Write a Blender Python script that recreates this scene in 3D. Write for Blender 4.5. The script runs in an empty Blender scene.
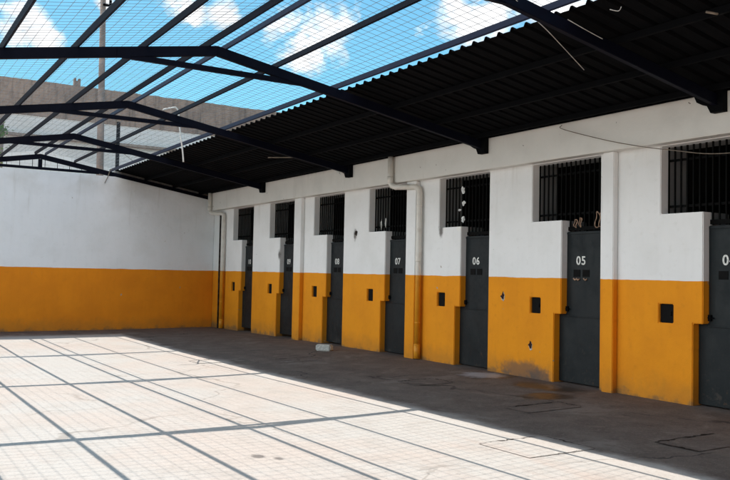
import bpy, bmesh, math, random
from mathutils import Vector, Matrix
random.seed(7)
PI = math.pi
scene = bpy.context.scene
col = scene.collection

# ------------------------------------------------------------------ helpers
class MB:
    """collects faces, builds ONE mesh object"""
    def __init__(s): s.v=[]; s.f=[]; s.sm=[]
    def add(s, vs, fs, smooth=False):
        b=len(s.v); s.v+= [tuple(v) for v in vs]
        s.f+= [tuple(i+b for i in f) for f in fs]; s.sm+= [smooth]*len(fs); return s
    def box(s, x0,x1,y0,y1,z0,z1):
        vs=[(x,y,z) for x in (x0,x1) for y in (y0,y1) for z in (z0,z1)]
        return s.add(vs,[(0,1,3,2),(4,6,7,5),(0,4,5,1),(2,3,7,6),(0,2,6,4),(1,5,7,3)])
    def quad(s,*p): return s.add(p,[(0,1,2,3)])
    def bar(s, a, b, w, h, up=(0,0,1)):
        """rectangular bar from a to b: w across, h along up"""
        a=Vector(a); b=Vector(b); d=(b-a).normalized(); up=Vector(up)
        r=d.cross(up).normalized(); u=r.cross(d).normalized()
        vs=[]
        for p in (a,b):
            for i,j in ((-1,-1),(1,-1),(1,1),(-1,1)): vs.append(p+r*(i*w/2)+u*(j*h/2))
        return s.add(vs,[(3,2,1,0),(4,5,6,7),(0,1,5,4),(1,2,6,5),(2,3,7,6),(3,0,4,7)])
    def tube(s, pts, r, n=10, cap=True, r2=None):
        pts=[Vector(p) for p in pts]; m=len(pts); b=len(s.v); prev=None
        for i,p in enumerate(pts):
            if i==0: d=pts[1]-p
            elif i==m-1: d=p-pts[i-1]
            else: d=(pts[i+1]-p).normalized()+(p-pts[i-1]).normalized()
            d.normalize()
            ref=prev if prev is not None else (Vector((0,0,1)) if abs(d.z)<.9 else Vector((1,0,0)))
            u=(ref-d*ref.dot(d)).normalized(); w=d.cross(u); prev=u
            rr=r if r2 is None else r+(r2-r)*i/(m-1)
            for k in range(n):
                a=2*PI*k/n; s.v.append(tuple(p+u*(math.cos(a)*rr)+w*(math.sin(a)*rr)))
        for i in range(m-1):
            for k in range(n):
                s.f.append((b+i*n+k,b+i*n+(k+1)%n,b+(i+1)*n+(k+1)%n,b+(i+1)*n+k)); s.sm.append(n>5)
        if cap:
            s.f.append(tuple(b+k for k in reversed(range(n)))); s.sm.append(False)
            s.f.append(tuple(b+(m-1)*n+k for k in range(n))); s.sm.append(False)
        return s
    def prism(s, poly, axis, a, b):
        """extrude a 2-D polygon along an axis ('x': poly=(y,z), 'y': poly=(x,z), 'z': poly=(x,y))"""
        def P(q,t): return {'x':(t,q[0],q[1]),'y':(q[0],t,q[1]),'z':(q[0],q[1],t)}[axis]
        n=len(poly); vs=[P(q,a) for q in poly]+[P(q,b) for q in poly]
        fs=[tuple(range(n)),tuple(reversed(range(n,2*n)))]+[(i,i+n,(i+1)%n+n,(i+1)%n) for i in range(n)]
        return s.add(vs,fs)
    def build(s, name, mat, parent=None, bevel=0, fix=True):
        me=bpy.data.meshes.new(name); me.from_pydata(s.v,[],s.f)
        me.polygons.foreach_set('use_smooth',s.sm)
        if fix:
            bm=bmesh.new(); bm.from_mesh(me); bmesh.ops.remove_doubles(bm,verts=bm.verts,dist=1e-5)
            bmesh.ops.recalc_face_normals(bm,faces=bm.faces)
            if bevel: bmesh.ops.bevel(bm,geom=[e for e in bm.edges if len(e.link_faces)==2 and e.calc_face_angle(0)>.6],offset=bevel,segments=2,affect='EDGES',clamp_overlap=True)
            bm.to_mesh(me); bm.free()
        me.update(); me.materials.append(mat)
        o=bpy.data.objects.new(name,me); col.objects.link(o)
        if parent: o.parent=parent
        return o

def tag(o,label=None,cat=None,group=None,kind=None):
    if label: o['label']=label
    if cat: o['category']=cat
    if group: o['group']=group
    if kind: o['kind']=kind
    return o
def empty(name, loc, label, cat, group=None):
    o=bpy.data.objects.new(name,None); o.empty_display_size=.2; o.location=loc; col.objects.link(o)
    return tag(o,label,cat,group)
def copy_tree(o,parent=None,loc=None):
    c=o.copy(); col.objects.link(c)
    if parent: c.parent=parent
    if loc is not None: c.location=loc
    for ch in list(o.children): copy_tree(ch,c)
    return c

# ------------------------------------------------------------------ materials
class NT:
    def __init__(s,name):
        s.m=bpy.data.materials.new(name); s.m.use_nodes=True; s.t=s.m.node_tree; s.t.nodes.clear()
        s.out=s.n('ShaderNodeOutputMaterial'); s.b=s.n('ShaderNodeBsdfPrincipled')
        s.t.links.new(s.b.outputs[0],s.out.inputs[0])
        s.pos=s.n('ShaderNodeNewGeometry').outputs['Position']
        s.sep=s.n('ShaderNodeSeparateXYZ'); s.l(s.pos,s.sep.inputs[0])
    def n(s,t): return s.t.nodes.new(t)
    def l(s,a,b): s.t.links.new(a,b)
    def val(s,x,inp):
        if hasattr(x,'is_linked') or isinstance(x,bpy.types.NodeSocket): s.l(x,inp)
        else: inp.default_value = x
    def noise(s,scale,detail=4,rough=.55,dist=0,vec=None,sc=None):
        k=s.n('ShaderNodeTexNoise'); k.inputs['Scale'].default_value=scale; k.inputs['Detail'].default_value=detail
        k.inputs['Roughness'].default_value=rough; k.inputs['Distortion'].default_value=dist
        v=vec or s.pos
        if sc: v=s.scale(sc,v)
        s.l(v,k.inputs['Vector']); return k.outputs['Fac']
    def scale(s,sc,vec=None):
        m=s.n('ShaderNodeVectorMath'); m.operation='MULTIPLY'; s.l(vec or s.pos,m.inputs[0]); m.inputs[1].default_value=sc
        return m.outputs[0]
    def math(s,op,a,b=None,c=None,clamp=False):
        k=s.n('ShaderNodeMath'); k.operation=op; k.use_clamp=clamp
        for i,x in enumerate((a,b,c)):
            if x is not None: s.val(x,k.inputs[i])
        return k.outputs[0]
    def ss(s,x,a,b,lo=0.,hi=1.):
        k=s.n('ShaderNodeMapRange'); k.interpolation_type='SMOOTHSTEP'; s.val(x,k.inputs[0])
        k.inputs[1].default_value=a;k.inputs[2].default_value=b;k.inputs[3].default_value=lo;k.inputs[4].default_value=hi
        return k.outputs[0]
    def mix(s,f,a,b,mode='MIX'):
        k=s.n('ShaderNodeMix'); k.data_type='RGBA'; k.blend_type=mode; s.val(f,k.inputs[0])
        for x,i in ((a,6),(b,7)):
            if isinstance(x,(tuple,list)): k.inputs[i].default_value=(*x[:3],1)
            else: s.l(x,k.inputs[i])
        return k.outputs[2]
    def blob(s,c,r,scale=(1,1,1),wob=None):
        """1 inside a soft ellipsoid around world point c"""
        v=s.n('ShaderNodeVectorMath'); v.operation='SUBTRACT'; s.l(s.pos,v.inputs[0]); v.inputs[1].default_value=c
        w=s.n('ShaderNodeVectorMath'); w.operation='MULTIPLY'; s.l(v.outputs[0],w.inputs[0]); w.inputs[1].default_value=scale
        d=s.n('ShaderNodeVectorMath'); d.operation='LENGTH'; s.l(w.outputs[0],d.inputs[0]); x=d.outputs['Value']
        if wob is not None: x=s.math('ADD',x,s.math('MULTIPLY',s.math('SUBTRACT',wob,.5),r*1.3))
        return s.ss(x,r*.45,r*1.1,1,0)
    def bump(s,h,strength=.3,dist=.01):
        k=s.n('ShaderNodeBump'); k.inputs['Strength'].default_value=strength; k.inputs['Distance'].default_value=dist
        s.l(h,k.inputs['Height']); s.l(k.outputs[0],s.b.inputs['Normal'])
    def done(s,color,rough=.8,metal=0,spec=.3):
        if isinstance(color,(tuple,list)): s.b.inputs['Base Color'].default_value=(*color[:3],1)
        else: s.l(color,s.b.inputs['Base Color'])
        s.val(rough,s.b.inputs['Roughness']); s.b.inputs['Metallic'].default_value=metal
        s.b.inputs['Specular IOR Level'].default_value=spec
        return s.m

D_=9.339
WHITE=(.885,.875,.86); YEL=(.87,.318,.010)
def wall_material(name, white, yel, zsplit, base_z, extra=None, streak=True):
    t=NT(name); z=t.sep.outputs[2]
    n1=t.noise(1.3,5); n2=t.noise(9,4); n3=t.noise(60,3)
    # paint line
    zz=t.math('ADD',z,t.math('MULTIPLY',t.math('SUBTRACT',t.noise(2.3,4),.5),.034))
    up=t.ss(zz,zsplit-.004,zsplit+.004)
    w=t.mix(t.ss(n1,.42,.75,0,.5),white,(white[0]*.86,white[1]*.86,white[2]*.84))
    rl=t.noise(1,3,.5,0,sc=(9,9,1.1))
    w=t.mix(t.ss(rl,.42,.70,0,.08),w,(white[0]*.80,white[1]*.80,white[2]*.80))
    w=t.mix(t.ss(n2,.55,.8,0,.25),w,(white[0]*.75,white[1]*.74,white[2]*.7))
    if streak:
        st=t.noise(1,5,.6,0,sc=(5,5,.35))
        w=t.mix(t.math('MULTIPLY',t.ss(st,.56,.78,0,.45),t.ss(z,1.9,3.7)),w,(.50,.46,.40))
    y=t.mix(t.ss(n1,.35,.75,0,.55),yel,(yel[0]*.80,yel[1]*.74,yel[2]*.9))
    y=t.mix(t.ss(rl,.45,.70,0,.16),y,(yel[0]*.84,yel[1]*.76,yel[2]))
    y=t.mix(t.ss(n2,.55,.8,0,.35),y,(yel[0]*.72,yel[1]*.66,yel[2]))
    # grime climbing from the floor
    g=t.math('ADD',t.math('SUBTRACT',z,base_z),t.math('MULTIPLY',t.math('SUBTRACT',t.noise(3.5,5,.65),.5),.5))
    y=t.mix(t.ss(g,.0,.42,.40,0),y,(.30,.15,.035))
    y=t.mix(t.ss(g,-.06,.06,.7,0),y,(.16,.11,.06))
    # small chips of lost paint
    ch=t.noise(7,3,.5,.6)
    y=t.mix(t.ss(ch,.735,.75),y,(.42,.34,.25)); w=t.mix(t.ss(ch,.745,.76),w,(.48,.43,.37))
    c=t.mix(up,y,w)
    if extra: c=extra(t,c)
    t.bump(t.math('ADD',t.math('MULTIPLY',n3,.3),t.math('ADD',n2,t.math('MULTIPLY',n1,2.5))),.32,.014)
    return t.done(c,.78,0,.25)

def cell_extra(t,c):
    wob=t.noise(7,7,.72)
    # soot and damp low on the wall between doors 06 and 05
    for cc,r,sc in (((9.3,10.0,.10),.30,(1,.5,1.5)),((9.3,9.62,.04),.20,(1,.6,1.3))):
        c=t.mix(t.math('MULTIPLY',t.blob(cc,r,sc,wob),.62),c,(.085,.08,.08))
    for cc,r,k in (((9.3,11.75,1.55+1.0),.10,.8),):
        c=t.mix(t.math('MULTIPLY',t.blob(cc,r,(1,1,1),wob),k),c,(.95,.93,.86))  # bright glow on the sill beside door 06, painted into the wall colour
    c=t.mix(t.ss(t.sep.outputs[0],D_+.17,D_+.22,0,.68),c,(.03,.027,.024))  # shade in the deep reveals behind the grilles, painted as darker colour
    for cc in ((9.3,12.3,2.50),(9.3,19.3,2.1),(9.3,15.45,2.52)):
        c=t.mix(t.math('MULTIPLY',t.blob(cc,.10,(1,1.2,.6),wob),.85),c,(.09,.075,.065))
    return c
def back_extra(t,c):
    n=t.noise(.6,4)
    z=t.sep.outputs[2]
    c=t.mix(t.math('MULTIPLY',t.ss(z,3.6,4.35,0,.45),t.ss(n,.4,.6)),c,(.47,.42,.33))
    wob=t.noise(2,4)
    c=t.mix(t.math('MULTIPLY',t.blob((6.6,24,3.75),.75,(1,1,1.6),wob),.14),c,(.35,.30,.24))
    return c
M={}
M['cellwall']=wall_material('painted_plaster_cells',WHITE,YEL,1.638,0.0,cell_extra)
M['backwall']=wall_material('painted_plaster_back',(.90,.905,.92),(.88,.285,.010),1.638,-.12,back_extra)
def plaster(name,cw):
    t=NT(name); n1=t.noise(1.5,5); n2=t.noise(14,4)
    c=t.mix(t.ss(n1,.4,.75,0,.5),cw,tuple(v*.82 for v in cw)); st=t.noise(1,5,.6,0,sc=(4,4,.5))
    c=t.mix(t.ss(st,.58,.8,0,.4),c,(.42,.37,.30))
    c=t.mix(t.ss(t.noise(9,3,.5,.5),.73,.75),c,(.2,.17,.14))
    t.bump(n2,.25,.012); return t.done(c,.8,0,.2)
M['beam']=plaster('lintel_plaster',(.80,.775,.725))
def steel(name,c,rough=.5,metal=0,dirt=.5,rust=True):
    t=NT(name); n=t.noise(6,5); n2=t.noise(25,4)
    k=t.mix(t.ss(n,.45,.8,0,dirt),c,tuple(v*1.7+.0012 for v in c))
    if rust: k=t.mix(t.ss(n2,.70,.80,0,.5),k,(.05,.026,.016))
    t.bump(n2,.08,.004); return t.done(k,rough,metal,.08)
M['navy']=steel('navy_painted_steel',(.003,.0036,.0095),.55)
M['tube']=steel('greyblue_purlin_paint',(.016,.020,.042),.45)
M['black']=steel('black_painted_steel',(.0028,.0031,.0040),.8)
M['sheet']=steel('black_sheet_metal',(.0022,.0024,.0031),.95,0,.4,False)
M['bars']=steel('dark_bar_paint',(.0028,.0028,.0028),.7,0,.2,False)
def door_mat():
    t=NT('dark_door_paint'); n=t.noise(2,5); n2=t.noise(18,4); sc=t.noise(1,4,.6,0,sc=(30,30,2))
    c=t.mix(t.ss(n,.35,.75),(.005,.009,.011),(.010,.015,.017))
    c=t.mix(t.ss(sc,.62,.8,0,.5),c,(.035,.038,.036)); c=t.mix(t.ss(n2,.70,.76,0,.5),c,(.05,.03,.02))
    sp=t.noise(3.2,7,.75); z=t.sep.outputs[2]
    c=t.mix(t.math('MULTIPLY',t.ss(sp,.54,.66,0,.7),t.ss(z,1.1,.1)),c,(.055,.048,.040))
    c=t.mix(t.math('MULTIPLY',t.ss(t.noise(11,6,.7),.60,.68,0,.6),t.ss(z,.5,.05)),c,(.085,.045,.022))
    t.bump(t.math('ADD',n,t.math('MULTIPLY',t.noise(.9,2),2.)),.35,.03); return t.done(c,t.ss(sp,.3,.7,.42,.7),0,.3)
M['door']=door_mat()
def plain(name,c,rough=.7,metal=0,var=.25,scale=12):
    t=NT(name); n=t.noise(scale,4)
    return t.done(t.mix(t.ss(n,.35,.7),tuple(v*(1-var) for v in c),tuple(min(1,v*(1+var*.6)) for v in c)),rough,metal,.3)
M['number']=plain('number_paint',(.78,.78,.74),.7,0,.2,40)
M['dark']=plain('dark_void_paint',(.0025,.0025,.0025),.95)
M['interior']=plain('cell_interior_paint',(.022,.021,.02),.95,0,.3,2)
M['wire']=plain('galvanised_wire',(.22,.24,.27),.5)
M['cable']=plain('pale_cable_sheath',(.62,.60,.56),.6)
M['cabledark']=plain('brown_cable_sheath',(.22,.18,.14),.7)
M['pvc']=plain('white_pvc',(.78,.75,.70),.5,0,.15,5)
M['paper']=plain('white_paper',(.72,.72,.70),.8,0,.1,30)
M['rope']=plain('tan_cloth_strip',(.40,.26,.18),.95,0,.4,30)
M['slabroof']=plain('roof_slab_concrete',(.25,.24,.22),.9)
M['cinder']=plain('pale_concrete_block',(.56,.56,.52),.9,0,.25,25)
def pipe_mat():
    t=NT('downpipe_paint'); z=t.sep.outputs[2]; n=t.noise(5,4)
    w=t.mix(t.ss(n,.4,.8,0,.6),(.78,.74,.67),(.55,.48,.40)); y=t.mix(t.ss(n,.4,.8,0,.5),(.74,.30,.014),(.50,.20,.015))
    return t.done(t.mix(t.ss(z,1.634,1.642),y,w),.5,0,.4)
M['pipe']=pipe_mat()

def floor_mat():
    t=NT('yard_concrete'); x=t.sep.outputs[0]; y=t.sep.outputs[1]
    n1=t.noise(.45,5,.6); n2=t.noise(2.2,5,.6); n3=t.noise(30,4,.6); n4=t.noise(140,2)
    # worn pale slab with a pinkish tint
    c=t.mix(t.ss(n1,.40,.62),(.525,.487,.452),(.54,.462,.412))
    c=t.mix(t.ss(n2,.46,.74,0,.55),c,(.43,.375,.335))
    c=t.mix(t.ss(n3,.50,.72,0,.5),c,(.34,.29,.255))
    c=t.mix(t.ss(n4,.58,.72,0,.30),c,(.40,.36,.32))
    st=t.noise(1,5,.6,.3,sc=(2.4,.28,1))
    c=t.mix(t.ss(st,.55,.75,0,.35),c,(.52,.40,.34))
    # hairline cracks
    def cracks(scale,w,seed):
        v=t.n('ShaderNodeTexVoronoi'); v.feature='DISTANCE_TO_EDGE'; v.inputs['Scale'].default_value=scale
        d=t.n('ShaderNodeVectorMath'); d.operation='ADD'; t.l(t.pos,d.inputs[0])
        k=t.n('ShaderNodeTexNoise'); k.inputs['Scale'].default_value=1.6; k.inputs['Detail'].default_value=6; t.l(t.pos,k.inputs['Vector'])
        sb=t.n('ShaderNodeVectorMath'); sb.operation='MULTIPLY_ADD'; t.l(k.outputs['Color'],sb.inputs[0]); sb.inputs[1].default_value=(.9,.9,0); sb.inputs[2].default_value=(seed,seed*.7,0)
        t.l(sb.outputs[0],d.inputs[1]); t.l(d.outputs[0],v.inputs['Vector'])
        return t.ss(v.outputs['Distance'],w*.3,w,1,0)
    ck=t.math('MULTIPLY',cracks(.22,.006,3.1),t.ss(t.noise(.5,3),.45,.55))
    c=t.mix(t.math('MULTIPLY',ck,.4),c,(.2,.16,.13))
    c=t.mix(t.math('MULTIPLY',t.math('MAXIMUM',t.blob((3.12,6.80,0),.10,(1.4,1,1),t.noise(9,5,.7)),t.blob((3.25,6.62,0),.09,(1.6,1,1),t.noise(9,5,.7))),.75),c,(.10,.085,.08))
    # canopy and end-wall shade painted into the floor colour, with stains on top
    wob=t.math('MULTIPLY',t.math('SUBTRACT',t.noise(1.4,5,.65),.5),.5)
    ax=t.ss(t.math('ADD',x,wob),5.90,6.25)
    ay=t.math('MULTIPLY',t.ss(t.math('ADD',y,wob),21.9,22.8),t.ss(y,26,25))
    shade_mask=t.math('MAXIMUM',ax,ay)
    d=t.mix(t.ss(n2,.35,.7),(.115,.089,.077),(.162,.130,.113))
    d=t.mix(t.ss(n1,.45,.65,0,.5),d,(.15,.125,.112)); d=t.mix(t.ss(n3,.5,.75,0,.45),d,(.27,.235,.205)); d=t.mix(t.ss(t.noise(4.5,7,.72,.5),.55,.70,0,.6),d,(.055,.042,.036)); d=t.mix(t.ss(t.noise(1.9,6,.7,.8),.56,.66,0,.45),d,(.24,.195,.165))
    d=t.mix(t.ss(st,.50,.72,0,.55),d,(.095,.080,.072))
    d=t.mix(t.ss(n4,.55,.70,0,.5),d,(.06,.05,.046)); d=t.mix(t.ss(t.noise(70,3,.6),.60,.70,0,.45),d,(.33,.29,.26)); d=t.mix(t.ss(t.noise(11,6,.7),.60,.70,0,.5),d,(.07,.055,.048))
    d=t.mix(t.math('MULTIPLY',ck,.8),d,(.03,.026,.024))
    w2=t.noise(2.6,5,.6)
    wet=t.math('MAXIMUM',t.blob((8.85,8.95,0),.42,(1,.55,1),w2),t.blob((8.25,8.3,-.02),.40,(.9,1,1),w2))
    wet=t.math('MAXIMUM',wet,t.blob((8.95,10.3,0),.35,(.7,1,1),w2))
    d=t.mix(t.math('MULTIPLY',wet,.85),d,(.045,.036,.028))
    ash=t.math('MULTIPLY',t.blob((8.9,10.5,0),.36,(.9,.8,1),t.noise(5,5,.7)),.75)
    d=t.mix(ash,d,(.40,.43,.48))
    dust=t.math('MULTIPLY',t.ss(t.noise(.9,5,.7,.4),.56,.66),.4); d=t.mix(dust,d,(.27,.235,.21))
    c=t.mix(shade_mask,c,d)
    t.bump(t.math('ADD',t.math('MULTIPLY',n3,.5),n2),.4,.02)
    r=t.math('SUBTRACT',.86,t.math('MULTIPLY',t.math('MULTIPLY',wet,shade_mask),.45))
    return t.done(c,r,0,.25)
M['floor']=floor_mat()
def gap_mat():
    t=NT('dark_joint_dirt'); return t.done(t.mix(t.ss(t.noise(9,4),.4,.65),(.018,.014,.012),(.06,.047,.04)),.95,0,.1)
M['gap']=gap_mat()
def brick_mat():
    t=NT('weathered_brick'); n=t.noise(.8,5,.65); n2=t.noise(10,4)
    b=t.n('ShaderNodeTexBrick'); v=t.n('ShaderNodeCombineXYZ'); t.l(t.sep.outputs[0],v.inputs[0]); t.l(t.sep.outputs[2],v.inputs[1]); t.l(v.outputs[0],b.inputs['Vector'])
    b.inputs['Color1'].default_value=(.36,.245,.19,1); b.inputs['Color2'].default_value=(.46,.32,.25,1); b.inputs['Mortar'].default_value=(.44,.36,.30,1)
    b.inputs['Scale'].default_value=2.4; b.inputs['Mortar Size'].default_value=.022; b.inputs['Brick Width'].default_value=.55; b.inputs['Row Height'].default_value=.24
    c=t.mix(t.ss(n,.4,.7,0,.7),b.outputs['Color'],(.25,.19,.16)); c=t.mix(t.ss(n2,.5,.8,0,.5),c,(.50,.41,.35))
    st=t.noise(1,7,.7,0,sc=(5,3,.45)); c=t.mix(t.ss(st,.47,.70,0,.8),c,(.13,.105,.09))
    t.bump(n2,.3,.02); return t.done(c,.9,0,.1)
M['brick']=brick_mat()
def render_mat():
    t=NT('pale_block_render'); n=t.noise(.7,5,.6); n2=t.noise(6,5)
    b=t.n('ShaderNodeTexBrick'); v=t.n('ShaderNodeCombineXYZ'); t.l(t.sep.outputs[0],v.inputs[0]); t.l(t.sep.outputs[2],v.inputs[1]); t.l(v.outputs[0],b.inputs['Vector'])
    b.inputs['Color1'].default_value=(.88,.85,.83,1); b.inputs['Color2'].default_value=(.86,.84,.82,1); b.inputs['Mortar'].default_value=(.74,.70,.66,1)
    b.inputs['Scale'].default_value=1.6; b.inputs['Mortar Size'].default_value=.02; b.inputs['Row Height'].default_value=.32
    c=t.mix(t.ss(n,.4,.7,0,.5),b.outputs['Color'],(.72,.69,.65)); c=t.mix(t.ss(n2,.55,.8,0,.4),c,(.58,.54,.50))
    t.bump(n2,.2,.02); return t.done(c,.9,0,.1)
M['render']=render_mat()
M['pole']=plain('pole_concrete',(.32,.245,.205),.9,0,.3,3)
M['ledge']=plain('brown_ledge',(.36,.29,.24),.9)
def leaf_mat():
    t=NT('leaf_green'); n=t.noise(4,3); return t.done(t.mix(t.ss(n,.35,.65),(.05,.13,.015),(.14,.26,.04)),.6,0,.3)
M['leaf']=leaf_mat()

# ------------------------------------------------------------------ dimensions (metres; camera stands at x=0,y=0)
D=9.339; LB=24.0; H=1.65
RX,RZ,SL=4.18,4.775,.1753          # ridge position, rafter centre height, slope
RTOP=RX-4.92
def roof(x): return RZ-SL*abs(x-RX)
def lerp(a,b,t): return a+(b-a)*t
def pw(x,pts):
    if x<=pts[0][0]: return pts[0][1]
    for (a,u),(b,v) in zip(pts,pts[1:]):
        if x<=b: return u+(v-u)*(x-a)/(b-a)
    return pts[-1][1]
def gz(x,y):
    yard=pw(y,[(4,0),(8,-.04),(12.6,-.105),(17,-.14),(24,-.14)])
    wall=pw(y,[(15,0),(24,-.11)])
    return lerp(yard,wall,min(1,max(0,(x-6.0)/3.1)))

# ------------------------------------------------------------------ ground: one sheet out to the horizon
xs=[-900,-300,-100,-40,-20,-10,-5,-3]+[i*.4 for i in range(-5,28)]+[12,14,18,25,40,100,300,900]
ys=[-900,-300,-100,-40,-15,-6,-2]+[i*.5 for i in range(0,52)]+[27,30,36,45,80,200,500,900]
g=MB(); g.add([(x,y,gz(x,y)) for x in xs for y in ys],[(i*len(ys)+j,(i+1)*len(ys)+j,(i+1)*len(ys)+j+1,i*len(ys)+j+1) for i in range(len(xs)-1) for j in range(len(ys)-1)],True)
go=g.build('ground',M['floor']); tag(go,'pale worn concrete yard, stained, with the canopy shade painted in dark','ground',None,'structure')

# ------------------------------------------------------------------ the cell block
block=empty('cell_block',(D,13,0),'long row of prison cells, white above and mustard yellow below, dark steel doors','building')
P=2.523; YS=lambda k: 9.14+P*k      # sill edge of cell 05 is k=0
cells={1:-4,2:-3,3:-2,4:-1,5:0,6:1,7:2,8:3,9:4,10:5}
R_OFF=-.75; LOW=.185; MID=.035; WIN=.70; HA,HB=.49,.725
ZST,ZSI,ZTOP=1.08,2.55,3.49; HZ0,HZ1=1.06,1.32
T=.55
Y0,Y1=-4.0,LB+.25
def loc(o,parent): o.parent=parent; o.matrix_parent_inverse=Matrix.Translation(-parent.location); return o
ybr={Y0,Y1}; holes=[]
for n,k in cells.items():
    s=YS(k); r=s+R_OFF
    for d in (R_OFF,LOW,MID,WIN,HA,HB): ybr.add(round(s+d,4))
    holes+=[(r,s+LOW,-.5,ZST,'d'),(r,s+MID,ZST,ZSI,'d'),(r,s+WIN,ZSI,ZTOP,'d'),(s+HA,s+HB,HZ0,HZ1,'h')]
ybr=sorted(y for y in ybr if Y0-1e-6<=y<=Y1+1e-6); zbr=[-.4,HZ0,ZST,HZ1,ZSI,ZTOP,4.02]
def hole(yc,zc):
    for a,b,c,d,t in holes:
        if a<yc<b and c<zc<d: return t
    return None
w=MB(); ny=len(ybr)-1; nz=len(zbr)-1
G=[[hole((ybr[i]+ybr[i+1])/2,(zbr[j]+zbr[j+1])/2) for j in range(nz)] for i in range(ny)]
for i in range(ny):
    for j in range(nz):
        a,b,c,d=ybr[i],ybr[i+1],zbr[j],zbr[j+1]
        if G[i][j] is None: w.quad((D,a,c),(D,a,d),(D,b,d),(D,b,c))
        dep=lambda h: {'d':T,'h':.07,None:0}[h]
        if i+1<ny and G[i][j]!=G[i+1][j]:
            m0,m1=sorted((dep(G[i][j]),dep(G[i+1][j]))); w.quad((D,b,c),(D+m1,b,c),(D+m1,b,d),(D,b,d))
        if j+1<nz and G[i][j]!=G[i][j+1]:
            m1=max(dep(G[i][j]),dep(G[i][j+1])); w.quad((D,a,d),(D+m1,a,d),(D+m1,b,d),(D,b,d))
w.quad((D,Y0,-.4),(D+T,Y0,-.4),(D+T,Y0,4.02),(D,Y0,4.02))
def bevel_wall(o):
    bm=bmesh.new(); bm.from_mesh(o.data)
    es=[e for e in bm.edges if len(e.link_faces)==2 and e.calc_face_angle(0)>1.0]
    bmesh.ops.bevel(bm,geom=es,offset=.011,segments=2,affect='EDGES',clamp_overlap=True); bm.to_mesh(o.data); bm.free()
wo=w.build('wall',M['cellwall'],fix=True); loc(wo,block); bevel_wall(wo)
lb=MB().box(D-.2,D-.002,Y0,LB,3.50,4.035).build('lintel_beam',M['beam'],bevel=.012); loc(lb,block)
rs=MB().box(D+.002,D+4,Y0,LB+.25,4.025,4.2).build('roof_slab',M['slabroof']); loc(rs,block)
rw=MB().box(D+3.8,D+4,Y0,LB+.25,-.4,4.02).build('rear_wall',M['slabroof']); loc(rw,block)
# pilasters beside every second door
for y0,y1,n in ((8.055,8.262,'05'),(13.00,13.325,'07'),(17.90,18.27,'09'),(3.02,3.24,'03')):
    o=MB().box(D-.1,D-.001,y0,y1,-.4,3.499).build('pilaster',M['cellwall'],bevel=.01); loc(o,block)
# number text -> mesh
def text_mesh(txt,size):
    cu=bpy.data.curves.new('number','FONT'); cu.body=txt; cu.size=size; cu.align_x='CENTER'; cu.align_y='CENTER'; cu.extrude=.0015; cu.offset=.0035; cu.space_character=1.12
    to=bpy.data.objects.new('number_source',cu); col.objects.link(to)
    dg=bpy.context.evaluated_depsgraph_get(); me=bpy.data.meshes.new_from_object(to.evaluated_get(dg))
    bpy.data.objects.remove(to); bpy.data.curves.remove(cu)
    me.transform(Matrix(((0,0,-1,0),(-1,0,0,0),(0,1,0,0),(0,0,0,1))))
    me.materials.clear(); me.materials.append(M['number']); return me
# one door, grille, hatch and interior of each, then copies; local origin at (D, sill edge, 0)
dm=MB()
XF=.128
dm.prism([(R_OFF-.02,.02),(LOW+.03,.02),(LOW+.03,ZST),(MID+.03,ZST+.02),(MID+.03,2.33),(MID+.0,2.37),(R_OFF+.03,2.37),(R_OFF-.02,2.33)],'x',XF,XF+.045)
door0=dm.build('door',M['door'],bevel=.006)
fr=MB()
for a,b in (((XF-.006,R_OFF+.035,.03),(XF-.006,R_OFF+.035,2.33)),): fr.bar(a,b,.03,.02,(1,0,0))
fr.bar((XF-.006,R_OFF+.05,2.345),(XF-.006,MID-.01,2.345),.03,.02,(1,0,0))
fr.bar((XF-.006,R_OFF+.06,1.05),(XF-.006,MID,1.05),.012,.03,(1,0,0))
dfr=fr.build('stiffening_strip',M['door'],door0)
sl=MB().box(XF-.008,XF-.001,-.43,-.295,1.665,1.775).box(XF-.008,XF-.001,-.245,-.11,1.665,1.775)
hinge0=[MB().tube([(XF-.012,R_OFF+.014,zc),(XF-.012,R_OFF+.014,zc+.13)],.014,10).build('hinge',M['black'],door0) for zc in (.28,1.95)]
slot0=sl.build('viewing_slot',M['dark'],door0)
bo=MB().box(XF-.03,XF-.001,MID-.05,MID-.005,1.12,1.20).tube([(XF-.025,MID-.09,1.16),(XF-.025,MID+.03,1.16)],.008,8)
bolt0=bo.build('bolt',M['black'],door0)
gm=MB()
XG=.165
yb=R_OFF-.03
while yb<WIN+.03:
    z0=2.38 if yb<MID+.04 else ZSI-.02
    gm.bar((XG,yb,z0),(XG,yb,ZTOP+.02),.020,.020,(1,0,0)); yb+=.098
for zc in (2.66,3.30): gm.bar((XG+.016,R_OFF-.03,zc),(XG+.016,WIN+.03,zc),.008,.034)
gm.bar((XG-.003,R_OFF-.02,2.42),(XG-.003,MID+.04,2.42),.03,.06)
gr0=gm.build('window_grille',M['bars'])
hm=MB().box(.045,.069,HA-.01,HB+.01,HZ0-.01,HZ1+.01).tube([(.035,HA+.06,1.16),(.035,HA+.06,1.22)],.008,6)
ha0=hm.build('food_hatch',M['dark'])
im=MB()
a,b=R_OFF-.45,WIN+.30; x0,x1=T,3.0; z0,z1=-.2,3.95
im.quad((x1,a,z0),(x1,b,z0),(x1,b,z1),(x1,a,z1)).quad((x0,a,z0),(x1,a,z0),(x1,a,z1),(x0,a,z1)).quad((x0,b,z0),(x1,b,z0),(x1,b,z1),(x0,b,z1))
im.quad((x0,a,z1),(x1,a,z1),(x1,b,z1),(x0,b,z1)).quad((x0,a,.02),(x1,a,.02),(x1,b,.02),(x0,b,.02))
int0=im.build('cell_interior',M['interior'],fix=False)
first=True
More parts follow.
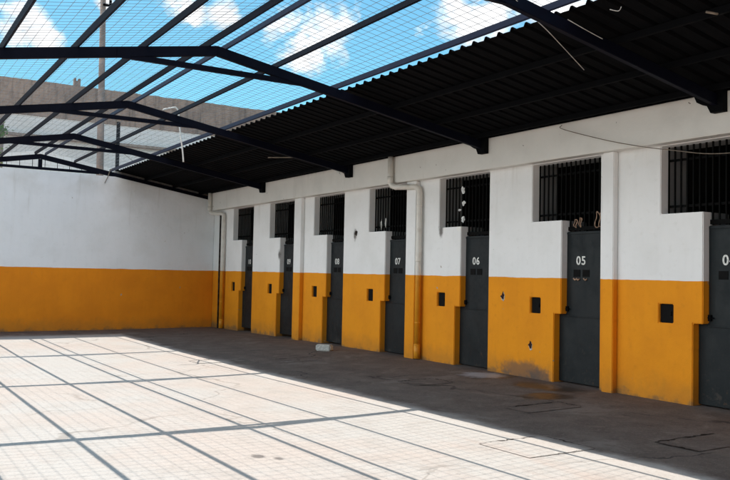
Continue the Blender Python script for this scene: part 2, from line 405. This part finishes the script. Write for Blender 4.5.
for n,k in cells.items():
    p=(0,YS(k)-13,0)
    parts=[]
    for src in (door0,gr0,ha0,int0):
        o=src if first else src.copy()
        if not first:
            col.objects.link(o)
            if src is door0:
                for ch in (dfr,slot0,bolt0,*hinge0):
                    c=ch.copy(); col.objects.link(c); c.parent=o
        o.parent=block; o.location=p; parts.append(o)
    first=False
    d=parts[0]; d['label']='dark steel cell door numbered %02d'%n
    me=text_mesh('%02d'%n,.185); no=bpy.data.objects.new('number',me); col.objects.link(no); no.parent=d; no.location=(XF-.004,-.26,1.91)
# 05: worn, tan patches below the viewing slot
stubs=[]
for yc in (-.36,-.21,-.15):
    stubs.append(MB().tube([(XF-.012,yc-.03,1.635),(XF-.016,yc,1.615),(XF-.012,yc+.035,1.64)],.013,8))
d5=[o for o in block.children if o.name.startswith('door') and 'numbered 05' in o.get('label','')][0]
for q in stubs: q.build('cloth_stub',M['rope'],d5)
# downpipes
def downpipe(yf,yd,xd,foot):
    t=MB(); xf=D-.275
    t.tube([(xf,yf,4.03),(xf,yf,3.60),(xf,yf,3.50),(xf+.01,yf-.06,3.43),(xf+.03,yf-.16,3.40),(xd-.02,yd+.12,3.375),(xd,yd+.03,3.34),(xd,yd,3.26),(xd,yd,2.0),(xd,yd,foot+.16)],.056,14)
    t.tube([(xf,yf,3.63),(xf,yf,3.49)],.063,14); t.tube([(xd,yd,foot+.3),(xd,yd,foot+.02)],.063,14)
    o=t.build('downpipe',M['pipe']); loc(o,block)
    for z in (3.0,1.9,.7): MB().tube([(xd,yd,z),(xd,yd,z+.025)],.059,14).build('pipe_clip',M['pipe'],o)
downpipe(13.66,12.90,D-.085,0.0); downpipe(23.72,23.02,D-.085,gz(9.25,23)); 
dk=MB().tube([(D-.06,23.33,3.36),(D-.06,23.33,gz(9.2,23.3))],.028,8).build('drain_conduit',M['gap']); loc(dk,block)

# ------------------------------------------------------------------ back wall
YB=LB+.5
bw=MB(); prof=[(RTOP-.2,-.4),(D+3.98,-.4),(D+3.98,4.0),(D-.05,roof(D-.05)-.0)]
prof=[(-14,-.4),(D-.001,-.4),(D-.001,roof(D)-.075+.02),(RX+(RZ-.075-4.34)/SL,4.34),(RX-(RZ-.075-4.34)/SL,4.34),(RTOP-.3,roof(RTOP-.3)-.075),(-14,3.78)]
bw.prism(prof,'y',LB,YB); bwo=bw.build('boundary_wall',M['backwall'],bevel=.015)
MB().prism([(6.30,roof(6.30)-.08),(D-.001,roof(D)-.08),(D-.001,roof(D)+.14),(6.30,roof(6.30)+.14)],'y',LB+.27,YB-.02).build('wall_upstand',M['slabroof'],bwo)
MB().prism([(-14,-.4),(D-.001,-.4),(D-.001,roof(D)+.1),(RX,RZ+.1),(RTOP-.3,3.95),(-14,3.78)],'y',-4.4,-4.0).build('boundary_wall',M['backwall'])
tag(bpy.data.objects['boundary_wall.001'],'end wall of the yard behind the camera','wall')
tag(bwo,'tall end wall of the yard, white over a mustard yellow lower band, under the gable','wall')
# ------------------------------------------------------------------ roof frames
frames=[(-2.82,'behind'),(1.73,'behind'),(6.28,''),(10.83,''),(15.38,''),(19.93,''),(LB+.2,'gable')]
flab=['roof frame behind the camera against the near end wall','roof frame nearest the camera, passing overhead','roof frame whose foot bears on the beam beside door 04','large roof frame crossing the sky, foot landing between doors 06 and 05','roof frame with its foot on the beam right of the window of door 08','roof frame with its foot on the beam above the wall between doors 09 and 10','gable roof frame sitting on top of the end wall with a barred infill']
TX0,TX1,TZ=2.85,5.56,4.505
TG=4.43
fr0=None
for (fy,kind),lab in zip(frames,flab):
    if kind!='gable' and fr0 is not None:
        f=copy_tree(fr0,None,(RX,fy,0)); f['label']=lab; continue
    f=empty('roof_frame',(RX,fy,0),lab,'roof frame','steel frames of the yard roof')
    xe=D-.20 if kind!='gable' else D-.16
    for sgn,x_end in ((1,xe-RX),(-1,RTOP-RX)):
        m=MB()
        vs=[]; 
        for y in (-.038,.038):
            vs+=[(0,y,RZ-.078),(x_end,y,roof(RX+x_end)-.07),(x_end,y,roof(RX+x_end)+.07),(0,y,RZ+.062)]
        m.add(vs,[(0,1,2,3),(7,6,5,4),(0,4,5,1),(1,5,6,2),(2,6,7,3),(3,7,4,0)])
        m.build('rafter',M['navy'],f,bevel=.006)
    ty=-.0
    tz=TG if kind=='gable' else TZ-.01
    m=MB().bar((TX0-RX-(.3 if kind=='gable' else 0),ty,tz),(TX1-RX+(.25 if kind=='gable' else 0),ty,tz),.05,.075); m.build('tie_bar',M['navy'],f)
    m=MB().box(TX0-RX-.08,TX0-RX+.1,-.056,-.051,TZ-.06,TZ+.07); m.build('gusset_plate',M['navy'],f)
    if kind!='gable':
        m=MB().prism([(.30,4.02),(.26,3.93),(.17,3.88),(.11,3.86),(.06,3.765),(-.115,3.765),(-.115,4.04),(.30,4.04)],'x',D-.30-RX,D-.205-RX); m.build('end_bracket',M['black'],f)
        m=MB().box(RTOP-RX-.06,RTOP-RX+.06,-.06,.06,-.4,roof(RTOP)-.07); m.build('post',M['navy'],f)
        fr0=f
    else:
        gmk=MB(); x=TX0+.12
        while x<TX1-.1:
            if abs(x-RX)>.12: gmk.bar((x-RX,0,TG+.03),(x-RX,0,roof(x)-.06),.014,.014,(0,1,0))
            x+=.335
        gmk.build('gable_bars',M['navy'],f)
        MB().box(-.05,.05,-.04,.04,TG+.03,RZ-.09).build('king_post',M['navy'],f)
        MB().box(TX0-RX-.30,TX0-RX-.21,-.04,.04,4.345,roof(TX0-.26)-.06).build('king_post',M['navy'],f)
# ------------------------------------------------------------------ purlins
PUR=[(-.35,'sq','purlin on the far left edge of the mesh roof'),(.52,'sq','second purlin from the left edge of the mesh roof'),(1.388,'sq','third purlin from the left, at the top left corner of the sky'),(2.27,'sq','navy purlin crossing the sky next but one left of the ridge pair'),(3.165,'sq','navy purlin just left of the ridge pair'),(4.055,'sq','left purlin of the close pair along the ridge'),(4.325,'tu','grey-blue right purlin of the close pair along the ridge'),(5.13,'sq','navy purlin between the ridge pair and the corrugated canopy'),(6.15,'tu','grey-blue eave purlin running beside the toothed edge of the canopy'),(7.2,'bk','black purlin under the canopy, nearest its toothed edge'),(8.08,'bk','black middle purlin under the canopy'),(8.92,'bk','black purlin under the canopy beside the white beam')]
for x,kd,lab in PUR:
    z=roof(x)+.105; m=MB()
    if kd=='bk': m.box(x-.025,x+.025,-3.95,LB+.3,z-.04,z+.04)
    else:
        m.bar((x,-3.95,z),(x,LB+.32,z),.031,.09,(-SL if x<RX else SL,0,1))
    o=m.build('purlin',M['tube'] if kd=='tu' else M['navy'] if kd=='sq' else M['black'],bevel=.006)
    tag(o,lab,'purlin','purlins of the yard roof')
# ------------------------------------------------------------------ corrugated canopy
XE,XW=6.39,D+.35; per=.235
m=MB(); y=-3.9; prof=[]
while y<LB+.3:
    prof+=[(y,0),(y+.085,.004),(y+.16,0),(y+.185,.042),(y+.212,.042)]; y+=per
zs=lambda x: roof(x)+.148
NX=7
for (a,za),(b,zb) in zip(prof,prof[1:]):
    for i in range(NX):
        xa=lerp(XE,XW,i/NX); xb=lerp(XE,XW,(i+1)/NX)
        m.quad((xa,a,zs(xa)+za),(xb,a,zs(xb)+za),(xb,b,zs(xb)+zb),(xa,b,zs(xa)+zb))
co=m.build('corrugated_canopy',M['sheet']); tag(co,'black corrugated sheet canopy sloping down to the beam over the cell doors','canopy')
md=co.modifiers.new('thick','SOLIDIFY'); md.thickness=.002; md.offset=1
# ------------------------------------------------------------------ wire netting over the yard
m=MB(); X0,X1=RTOP+.02,6.16; rw_=.0018; up=.150
def wire(a,b): m.bar(a,b,rw_*2,rw_*2,(0,1,0) if abs(b[1]-a[1])<1e-6 else (0,0,1))
x=X0
while x<=X1:
    # slightly slack between frames
    pts=[]
    for i in range(0,17):
        yy=-3.9+(LB+3.9)*i/16; pts.append((x+random.uniform(-.006,.006),yy,roof(x)+up+random.uniform(-.008,.004)))
    for a,b in zip(pts,pts[1:]): wire(a,b)
    x+=.135
y=-3.9
while y<LB+.1:
    ysh=random.uniform(-.008,.008)
    pts=[X0,.5,1.4,2.3,3.2,RX,5.1,X1]
    for a,b in zip(pts,pts[1:]): wire((a,y+ysh,roof(a)+up+.004),(b,y+ysh,roof(b)+up+.004))
    y+=.135
wm=m.build('wire_netting',M['wire'],fix=False); tag(wm,'steel wire netting stretched over the yard on the purlins','netting')

# ------------------------------------------------------------------ inspection chambers in the paving
def cover(x0,x1,y0,y1,label,sides,inset=.0,wd=.03):
    cx,cy=(x0+x1)/2,(y0+y1)/2
    r=empty('inspection_cover',(cx,cy,gz(cx,cy)),label,'drain cover','inspection covers set in the yard floor')
    L=lambda x,y,h: (x-cx,y-cy,gz(x,y)+h-gz(cx,cy))
    m=MB(); N=6
    for i in range(N):
        for j in range(N):
            a,b=lerp(x0,x1,i/N),lerp(x0,x1,(i+1)/N); c,d=lerp(y0,y1,j/N),lerp(y0,y1,(j+1)/N)
            m.quad(L(a,c,.006),L(b,c,.006),L(b,d,.006),L(a,d,.006))
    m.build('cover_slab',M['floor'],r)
    rnd=random.Random(int(cx*100+cy*10))
    def strip(ax,ay,bx,by,w0):
        q=MB(); n=22; dx,dy=bx-ax,by-ay; ln=math.hypot(dx,dy); nx,ny=-dy/ln,dx/ln; P_=[]
        for i in range(n+1):
            t=i/n; ww=w0*(.15+.95*rnd.random()**1.6)*(.3+.7*math.sin(PI*min(1,max(.05,t)))); o=rnd.uniform(-.015,.015)
            P_.append((ax+dx*t+nx*o,ay+dy*t+ny*o,ww))
        for (x,y,w_),(X,Y,W) in zip(P_,P_[1:]):
            q.quad(L(x-nx*w_/2,y-ny*w_/2,.010),L(X-nx*W/2,Y-ny*W/2,.010),L(X+nx*W/2,Y+ny*W/2,.010),L(x+nx*w_/2,y+ny*w_/2,.010))
        q.build('joint',M['gap'],r)
    if 'b' in sides: strip(x0,y1,x1,y1,wd*sides['b'])
    if 'r' in sides: strip(x1,y1,x1,y0,wd*sides['r'])
    if 'f' in sides: strip(x1,y0,x0,y0,wd*sides['f'])
    if 'l' in sides: strip(x0,y0,x0,y1,wd*sides['l'])
cover(5.28,6.14,5.56,6.28,'square concrete inspection cover cut by the edge of the sunlight, nearest door 04',dict(b=1.2,r=1.2,f=.22))
cover(7.03,7.95,7.42,7.86,'shaded concrete inspection cover in front of door 05, beside the wet patch',dict(b=2.2,r=1.5))
cover(6.93,7.88,4.98,5.48,'broken edged inspection cover in the shade at the lower right corner',dict(b=2.6,l=2.0))
cover(7.25,7.92,10.05,10.6,'dark rimmed inspection cover in the shade in front of door 06',dict(b=2.4,r=2.4))
cover(5.5,6.05,14.75,15.3,'small inspection cover at the tip of the sunlight in front of door 08',dict(b=1.6,f=.6))
cover(6.85,7.75,13.9,14.5,'long rimmed inspection cover in the shade in front of door 07',dict(b=2.4,r=1.0))
# ------------------------------------------------------------------ loose things
bk=MB(); bk.box(-.17,.17,-.1,.1,0,.135)
bko=bk.build('concrete_block',M['cinder'],bevel=.022); bko.location=(8.52,15.28,gz(8.52,15.28)); bko.rotation_euler=(0,0,math.radians(-52))
tag(bko,'pale concrete block lying on the floor in front of door 08','block')

def crumple(name,c,s,mat,seed,flat=.35):
    rnd=random.Random(seed); bm=bmesh.new(); bmesh.ops.create_icosphere(bm,subdivisions=2,radius=1)
    for v in bm.verts:
        k=rnd.uniform(.25,1.25); v.co=Vector((v.co.x*s[0]*k,v.co.y*s[1]*k,v.co.z*s[2]*k))
    me=bpy.data.meshes.new(name); bm.to_mesh(me); bm.free(); me.materials.append(mat)
    o=bpy.data.objects.new(name,me); o.location=c; col.objects.link(o); return o
s6=YS(1)
for i,(dy,z,sy,sz,lab) in enumerate(((.36,3.24,.055,.075,'uppermost white paper wad stuck in the window bars above door 06'),(.35,2.99,.06,.055,'white paper wad in the bars above door 06, second from the top'),(.455,2.87,.05,.02,'thin white paper strip in the bars above door 06'),(.365,2.69,.06,.06,'lowest white paper wad in the bars above door 06'))):
    o=crumple('paper_wad',(D+.145,s6+dy-.2+.13*0,z),(.02,sy,sz),M['paper'],i+3); tag(o,lab,'paper','paper wads in the bars above door 06')
s7=YS(2)
for i,(dy,z,sz,lab) in enumerate(((.42,2.70,.12,'left pale rag hanging on the bars above door 07'),(.25,2.72,.14,'right pale rag hanging on the bars above door 07'))):
    o=crumple('rag',(D+.145,s7+dy,z),(.015,.028,sz),M['cinder'],i+30); tag(o,lab,'rag','rags on the bars above door 07')
# tan cloth strips knotted to the grille above door 05
def loop(yc,zc,ry,rz,lab,n=30):
    m=MB(); m.tube([(D+.135+.012*math.sin(3*a),YS(0)+yc+ry*math.cos(a)*(1+.25*math.sin(2*a+zc*9)),zc+rz*math.sin(a)*(1+.15*math.cos(3*a+yc*7))) for a in [2*PI*i/n for i in range(n+1)]],.008,7)
    o=m.build('cloth_tie',M['rope']); tag(o,lab,'cloth tie','tan cloth ties on the grille above door 05')
loop(-.58,2.53,.05,.115,'tan cloth loop at the right of the grille above door 05')
loop(-.64,2.52,.03,.10,'narrow tan cloth loop against the right edge above door 05')
loop(-.13,2.50,.03,.06,'small tan cloth knot at the left of the grille above door 05')
loop(-.23,2.52,.022,.07,'small tan cloth knot, second from the left above door 05')
# paint broken off the wall between 06 and 05
HOLE=plain('hole_dirt',(.035,.014,.012),.95)
for yy,zz,lab in ((10.52,1.30,'upper broken hole in the yellow wall between doors 06 and 05'),(9.83,.53,'lower broken hole in the yellow wall below the hatch of door 05')):
    r=empty('wall_hole',(D,yy,zz),lab,'wall damage','broken holes in the yellow wall')
    rnd=random.Random(int(yy*100)); 
    pl=[(.048*rnd.uniform(.4,1.4)*math.cos(a),.065*rnd.uniform(.45,1.4)*math.sin(a)) for a in [2*PI*i/14 for i in range(14)]]
    MB().prism(pl,'x',-.004,.002).build('bare_plaster',M['cinder'],r)
    pl=[(p[0]*rnd.uniform(.7,1.15)+.006,p[1]*rnd.uniform(.65,1.05)+.012) for p in pl]
    MB().prism(pl,'x',-.007,-.003).build('dark_hole',HOLE,r)
# marks: pipe stubs on the white wall
for yy,zz,lab in ((15.40,2.55,'small rusty stub in the white wall just right of door 08'),):
    o=crumple('wall_stub',(D-.01,yy,zz),(.02,.05,.07),M['gap'],91); tag(o,lab,'stub')
# cables
def cable(name,pts,r,mat,lab,sub=8,cat='cable'):
    P_=[Vector(p) for p in pts]; out=[]
    for i in range(len(P_)-1):
        p0=P_[max(0,i-1)];p1=P_[i];p2=P_[i+1];p3=P_[min(len(P_)-1,i+2)]
        for k in range(sub):
            t=k/sub; out.append(.5*((2*p1)+(p2-p0)*t+(2*p0-5*p1+4*p2-p3)*t*t+(3*p1-p0-3*p2+p3)*t**3))
    out.append(P_[-1]); o=MB().tube(out,r,7).build(name,mat); return tag(o,lab,cat)
cable('cable',[(D-.22,8.98,4.0),(9.06,8.914,3.93),(9.06,8.31,3.725),(9.06,7.70,3.545),(9.06,6.953,3.37),(9.06,6.078,3.23),(9.06,4.6,3.3),(D-.21,3.2,3.7)],.006,M['cabledark'],'thin wire sagging in front of the white beam above door 05')
cable('cable',[(5.2,6.05,4.60),(5.655,6.233,4.513),(6.109,6.412,4.434),(6.5,6.565,4.37),(7.465,6.986,4.21)],.0045,M['cable'],'longer pale cable hanging under the canopy at the top right')
cable('cable',[(6.30,6.13,4.40),(6.6,6.15,4.345),(6.88,6.17,4.30)],.004,M['cable'],'shorter pale cable under the canopy beside the top right frame')
cable('cable',[(6.37,5.62,4.385),(6.44,5.57,4.37),(6.40,5.50,4.385)],.004,M['cable'],'tiny curl of pale cable at the canopy edge, top right')
cable('conduit',[(7.57,16.33,4.175),(7.73,15.96,4.15),(7.885,15.59,4.125)],.012,M['cabledark'],'short grey conduit under the canopy, beside the frame foot above door 08',4,'conduit')
cable('conduit',[(6.953,4.927,4.286),(7.053,4.865,4.268)],.012,M['cabledark'],'stub of grey conduit under the canopy at the top right corner',4,'conduit')
cable('hanging_pipe',[(5.60,17.7,5.22),(5.78,17.7,5.28),(5.90,17.7,5.30),(5.96,17.7,5.18),(6.006,17.7,4.809),(6.079,17.7,4.36),(6.11,17.7,4.09)],.018,M['pvc'],'bent white plastic pipe hanging past the canopy edge',6,'pipe')
cable('cable',[(6.10,23.9,4.55),(6.04,23.9,4.46),(5.99,23.9,4.30),(5.91,23.9,4.12)],.012,M['cabledark'],'loose cable end hanging in front of the end wall',5)
o=crumple('plastic_scrap',(D-.325,15.70,3.90),(.02,.13,.035),M['paper'],55); o.rotation_euler=(math.radians(25),0,0); tag(o,'bright white scrap caught on the frame foot above door 08','scrap')
# ------------------------------------------------------------------ beyond the end wall
nb=empty('neighbour_building',(6,33,0),'tall neighbouring wall behind the yard, brown brick above pale blockwork','building')
def rel(o): return loc(o,nb)
rnd=random.Random(5); top=[]
x=-16
while x<34: top.append((x,8.80+.0035*x+rnd.uniform(-.014,.014))); x+=.45
rel(MB().prism([(34,7.45)]+[(-16,7.45)]+top+[(34,8.92)],'y',33,33.3).build('upper_brickwork',M['brick']))
rel(MB().box(-16,34,33.04,33.3,-.3,7.448).build('lower_wall',M['render']))
for i in range(1): rel(MB().box(-16,34,32.78,33.03,6.60,6.70).build('ledge',M['ledge']))
rel(MB().box(6.86,7.10,33.02,33.25,8.75,9.02).box(6.86,6.93,33.02,33.25,9.02,9.13).box(7.03,7.10,33.02,33.25,9.02,9.13).build('chimney_cap',M['pole']))
up_=empty('utility_pole',(7.32,30,0),'tall tapering concrete utility pole standing behind the end wall','pole')
MB().tube([(0,0,-.3),(-.10,0,6),(-.2,0,13)],.155,16,True,.095).build('pole_shaft',M['pole'],up_)
MB().bar((-.2,-.12,11.25),(.12,-.12,11.25),.06,.08).tube([(.06,-.12,11.3),(.06,-.12,11.45)],.05,8).build('crossarm',M['black'],up_)
fp=empty('fence_post',(7.05,27,0),'thin dark steel post with stay wires behind the end wall','post')
MB().bar((0,0,-.3),(.01,0,6.5),.10,.10,(0,1,0)).build('post_shaft',M['black'],fp)
MB().tube([(0,-.03,6.45),(-.75,-.03,7.2)],.008,5).tube([(0,-.03,5.6),(.65,-.03,5.15)],.008,5).tube([(.02,-.03,5.5),(.75,-.03,6.15)],.008,5).build('stay_wire',M['cabledark'],fp)
gp=empty('gate_pillar',(3.40,27,0),'weathered concrete pillar behind the end wall at the left edge','pillar')
MB().box(-.28,.16,-.15,.15,-.3,6.45).build('pillar_shaft',M['pole'],gp,bevel=.02); MB().box(-.33,.21,-.2,.2,6.452,6.55).build('pillar_cap',M['pole'],gp,bevel=.02)
pt=empty('climbing_plant',(3.42,26.8,0),'small green plant climbing the pillar at the left edge','plant')
MB().tube([(0,0,-.2),(.03,-.02,2),(-.04,0,4),(.02,-.03,5.9)],.02,7,True,.008).build('stem',M['pole'],pt)
m=MB(); rnd=random.Random(3)
for i in range(260):
    z=rnd.gauss(5.78,.17) if i<170 else rnd.uniform(3.5,5.8); s=rnd.uniform(.03,.07); c=Vector((rnd.gauss(.02,.11),rnd.uniform(-.16,.02),z))
    a=rnd.uniform(0,2*PI); e=rnd.uniform(-.9,.9); d=Vector((math.cos(a)*math.cos(e),math.sin(a)*math.cos(e),math.sin(e))); q=d.cross(Vector((rnd.random(),rnd.random(),rnd.random()))).normalized()
    m.add([c-d*s,c+q*s*.45,c+d*s,c-q*s*.45],[(0,1,2,3)])
m.build('foliage',M['leaf'],pt,fix=False)

# ------------------------------------------------------------------ sky, clouds, sun
SD=Vector((.09,.56,1)).normalized()
elev=math.asin(SD.z); az=math.atan2(SD.x,SD.y)
W=bpy.data.worlds.new('World'); scene.world=W; W.use_nodes=True; nt=W.node_tree; nt.nodes.clear()
N=lambda t: nt.nodes.new(t); Lk=nt.links.new
out=N('ShaderNodeOutputWorld'); bg=N('ShaderNodeBackground'); Lk(bg.outputs[0],out.inputs[0]); bg.inputs[1].default_value=.12
sky=N('ShaderNodeTexSky'); sky.sky_type='NISHITA'; sky.sun_disc=False; sky.sun_elevation=elev; sky.sun_rotation=az; sky.air_density=1; sky.dust_density=.6; sky.ozone_density=1.5
tc=N('ShaderNodeTexCoord'); nrm=N('ShaderNodeVectorMath'); nrm.operation='NORMALIZE'; Lk(tc.outputs['Generated'],nrm.inputs[0]); dirv=nrm.outputs[0]
def wm_(op,a,b=None,clamp=False):
    k=N('ShaderNodeMath'); k.operation=op; k.use_clamp=clamp
    for i,x in enumerate((a,b)):
        if x is None: continue
        if isinstance(x,(int,float)): k.inputs[i].default_value=x
        else: Lk(x,k.inputs[i])
    return k.outputs[0]
def wss(x,a,b,lo=0,hi=1):
    k=N('ShaderNodeMapRange'); k.interpolation_type='SMOOTHSTEP'; Lk(x,k.inputs[0])
    for i,v in enumerate((a,b,lo,hi)): k.inputs[i+1].default_value=v
    return k.outputs[0]
nz1=N('ShaderNodeTexNoise'); nz1.inputs['Scale'].default_value=17; nz1.inputs['Detail'].default_value=9; nz1.inputs['Roughness'].default_value=.62; nz1.inputs['Distortion'].default_value=.4; 
sc=N('ShaderNodeVectorMath'); sc.operation='MULTIPLY'; Lk(dirv,sc.inputs[0]); sc.inputs[1].default_value=(1,1,1.7); Lk(sc.outputs[0],nz1.inputs['Vector'])
CL=[(0.1385,.9539,.2663,.034),(.165,.9525,.255,.024),(.3076,.9017,.3038,.028),(.3507,.8861,.3031,.024),(.4341,.8553,.2829,.046),(.4636,.8354,.2953,.036),(.617,.7246,.307,.066),(.6833,.6616,.3087,.085),(.2231,.9281,.2981,.014),(.74,.58,.34,.10),(-.3,.88,.36,.12),(-.45,.45,.62,.16),(-.93,.12,.34,.42),(-.7,.62,.33,.30)]  # the wide ones are unseen banks added to brighten the cell wall
acc=None; fill_bank=None
CL+=[(-.18,-.93,.36,.36)]  # unseen cloud bank added behind the camera to brighten the end wall
for cx,cy,cz,r in CL:
    v=N('ShaderNodeVectorMath'); v.operation='DISTANCE'; Lk(dirv,v.inputs[0]); c=Vector((cx,cy,cz)).normalized(); v.inputs[1].default_value=c
    q=wss(v.outputs['Value'],r*.05,r*1.9,1,0)
    if r>.25: fill_bank=q if fill_bank is None else wm_('MAXIMUM',fill_bank,q)
    acc=q if acc is None else wm_('MAXIMUM',acc,q)
dens=wm_('ADD',wm_('MULTIPLY',acc,.60),wm_('MULTIPLY',nz1.outputs['Fac'],1.5))
cm=wss(dens,1.04,1.38)
nz2=N('ShaderNodeTexNoise'); nz2.inputs['Scale'].default_value=30; nz2.inputs['Detail'].default_value=6; Lk(sc.outputs[0],nz2.inputs['Vector'])
cb=wm_('ADD',wm_('ADD',wss(nz2.outputs['Fac'],.32,.60,8.4,11.5),wss(dens,1.25,1.6,0,1.2)),wm_('MULTIPLY',fill_bank,41.))
cv=N('ShaderNodeCombineXYZ'); [Lk(cb,cv.inputs[i]) for i in range(3)]
tint=N('ShaderNodeMix'); tint.data_type='RGBA'; tint.blend_type='MULTIPLY'; tint.inputs[0].default_value=1; Lk(sky.outputs[0],tint.inputs[6]); tint.inputs[7].default_value=(.66,1.25,1.24,1)
cmix=N('ShaderNodeMix'); cmix.data_type='RGBA'; Lk(cm,cmix.inputs[0]); Lk(tint.outputs[2],cmix.inputs[6]); Lk(cv.outputs[0],cmix.inputs[7])
Lk(cmix.outputs[2],bg.inputs[0])
sl_=bpy.data.lights.new('sun','SUN'); sl_.energy=5.0; sl_.angle=math.radians(.3); sl_.color=(1,.945,.865)
so=bpy.data.objects.new('sun',sl_); col.objects.link(so); so.rotation_euler=(-SD).to_track_quat('-Z','Y').to_euler(); so.location=(5,10,30)

# ------------------------------------------------------------------ camera
cd=bpy.data.cameras.new('camera'); cam=bpy.data.objects.new('camera',cd); col.objects.link(cam)
Rv=Vector((.84882985,-.52827647,.02029425)); Uv=Vector((-.03903017,-.02433801,.99894159)); Fv=Vector((.52722341,.84872353,.04127755))
cam.matrix_world=Matrix(((Rv.x,Uv.x,-Fv.x,0),(Rv.y,Uv.y,-Fv.y,0),(Rv.z,Uv.z,-Fv.z,H),(0,0,0,1)))
cd.sensor_width=36; cd.lens=36*809.24/730; cd.clip_end=3000; cd.clip_start=.05
scene.camera=cam
scene.view_settings.view_transform='Standard'; scene.view_settings.look='None'; scene.view_settings.exposure=0; scene.view_settings.gamma=1
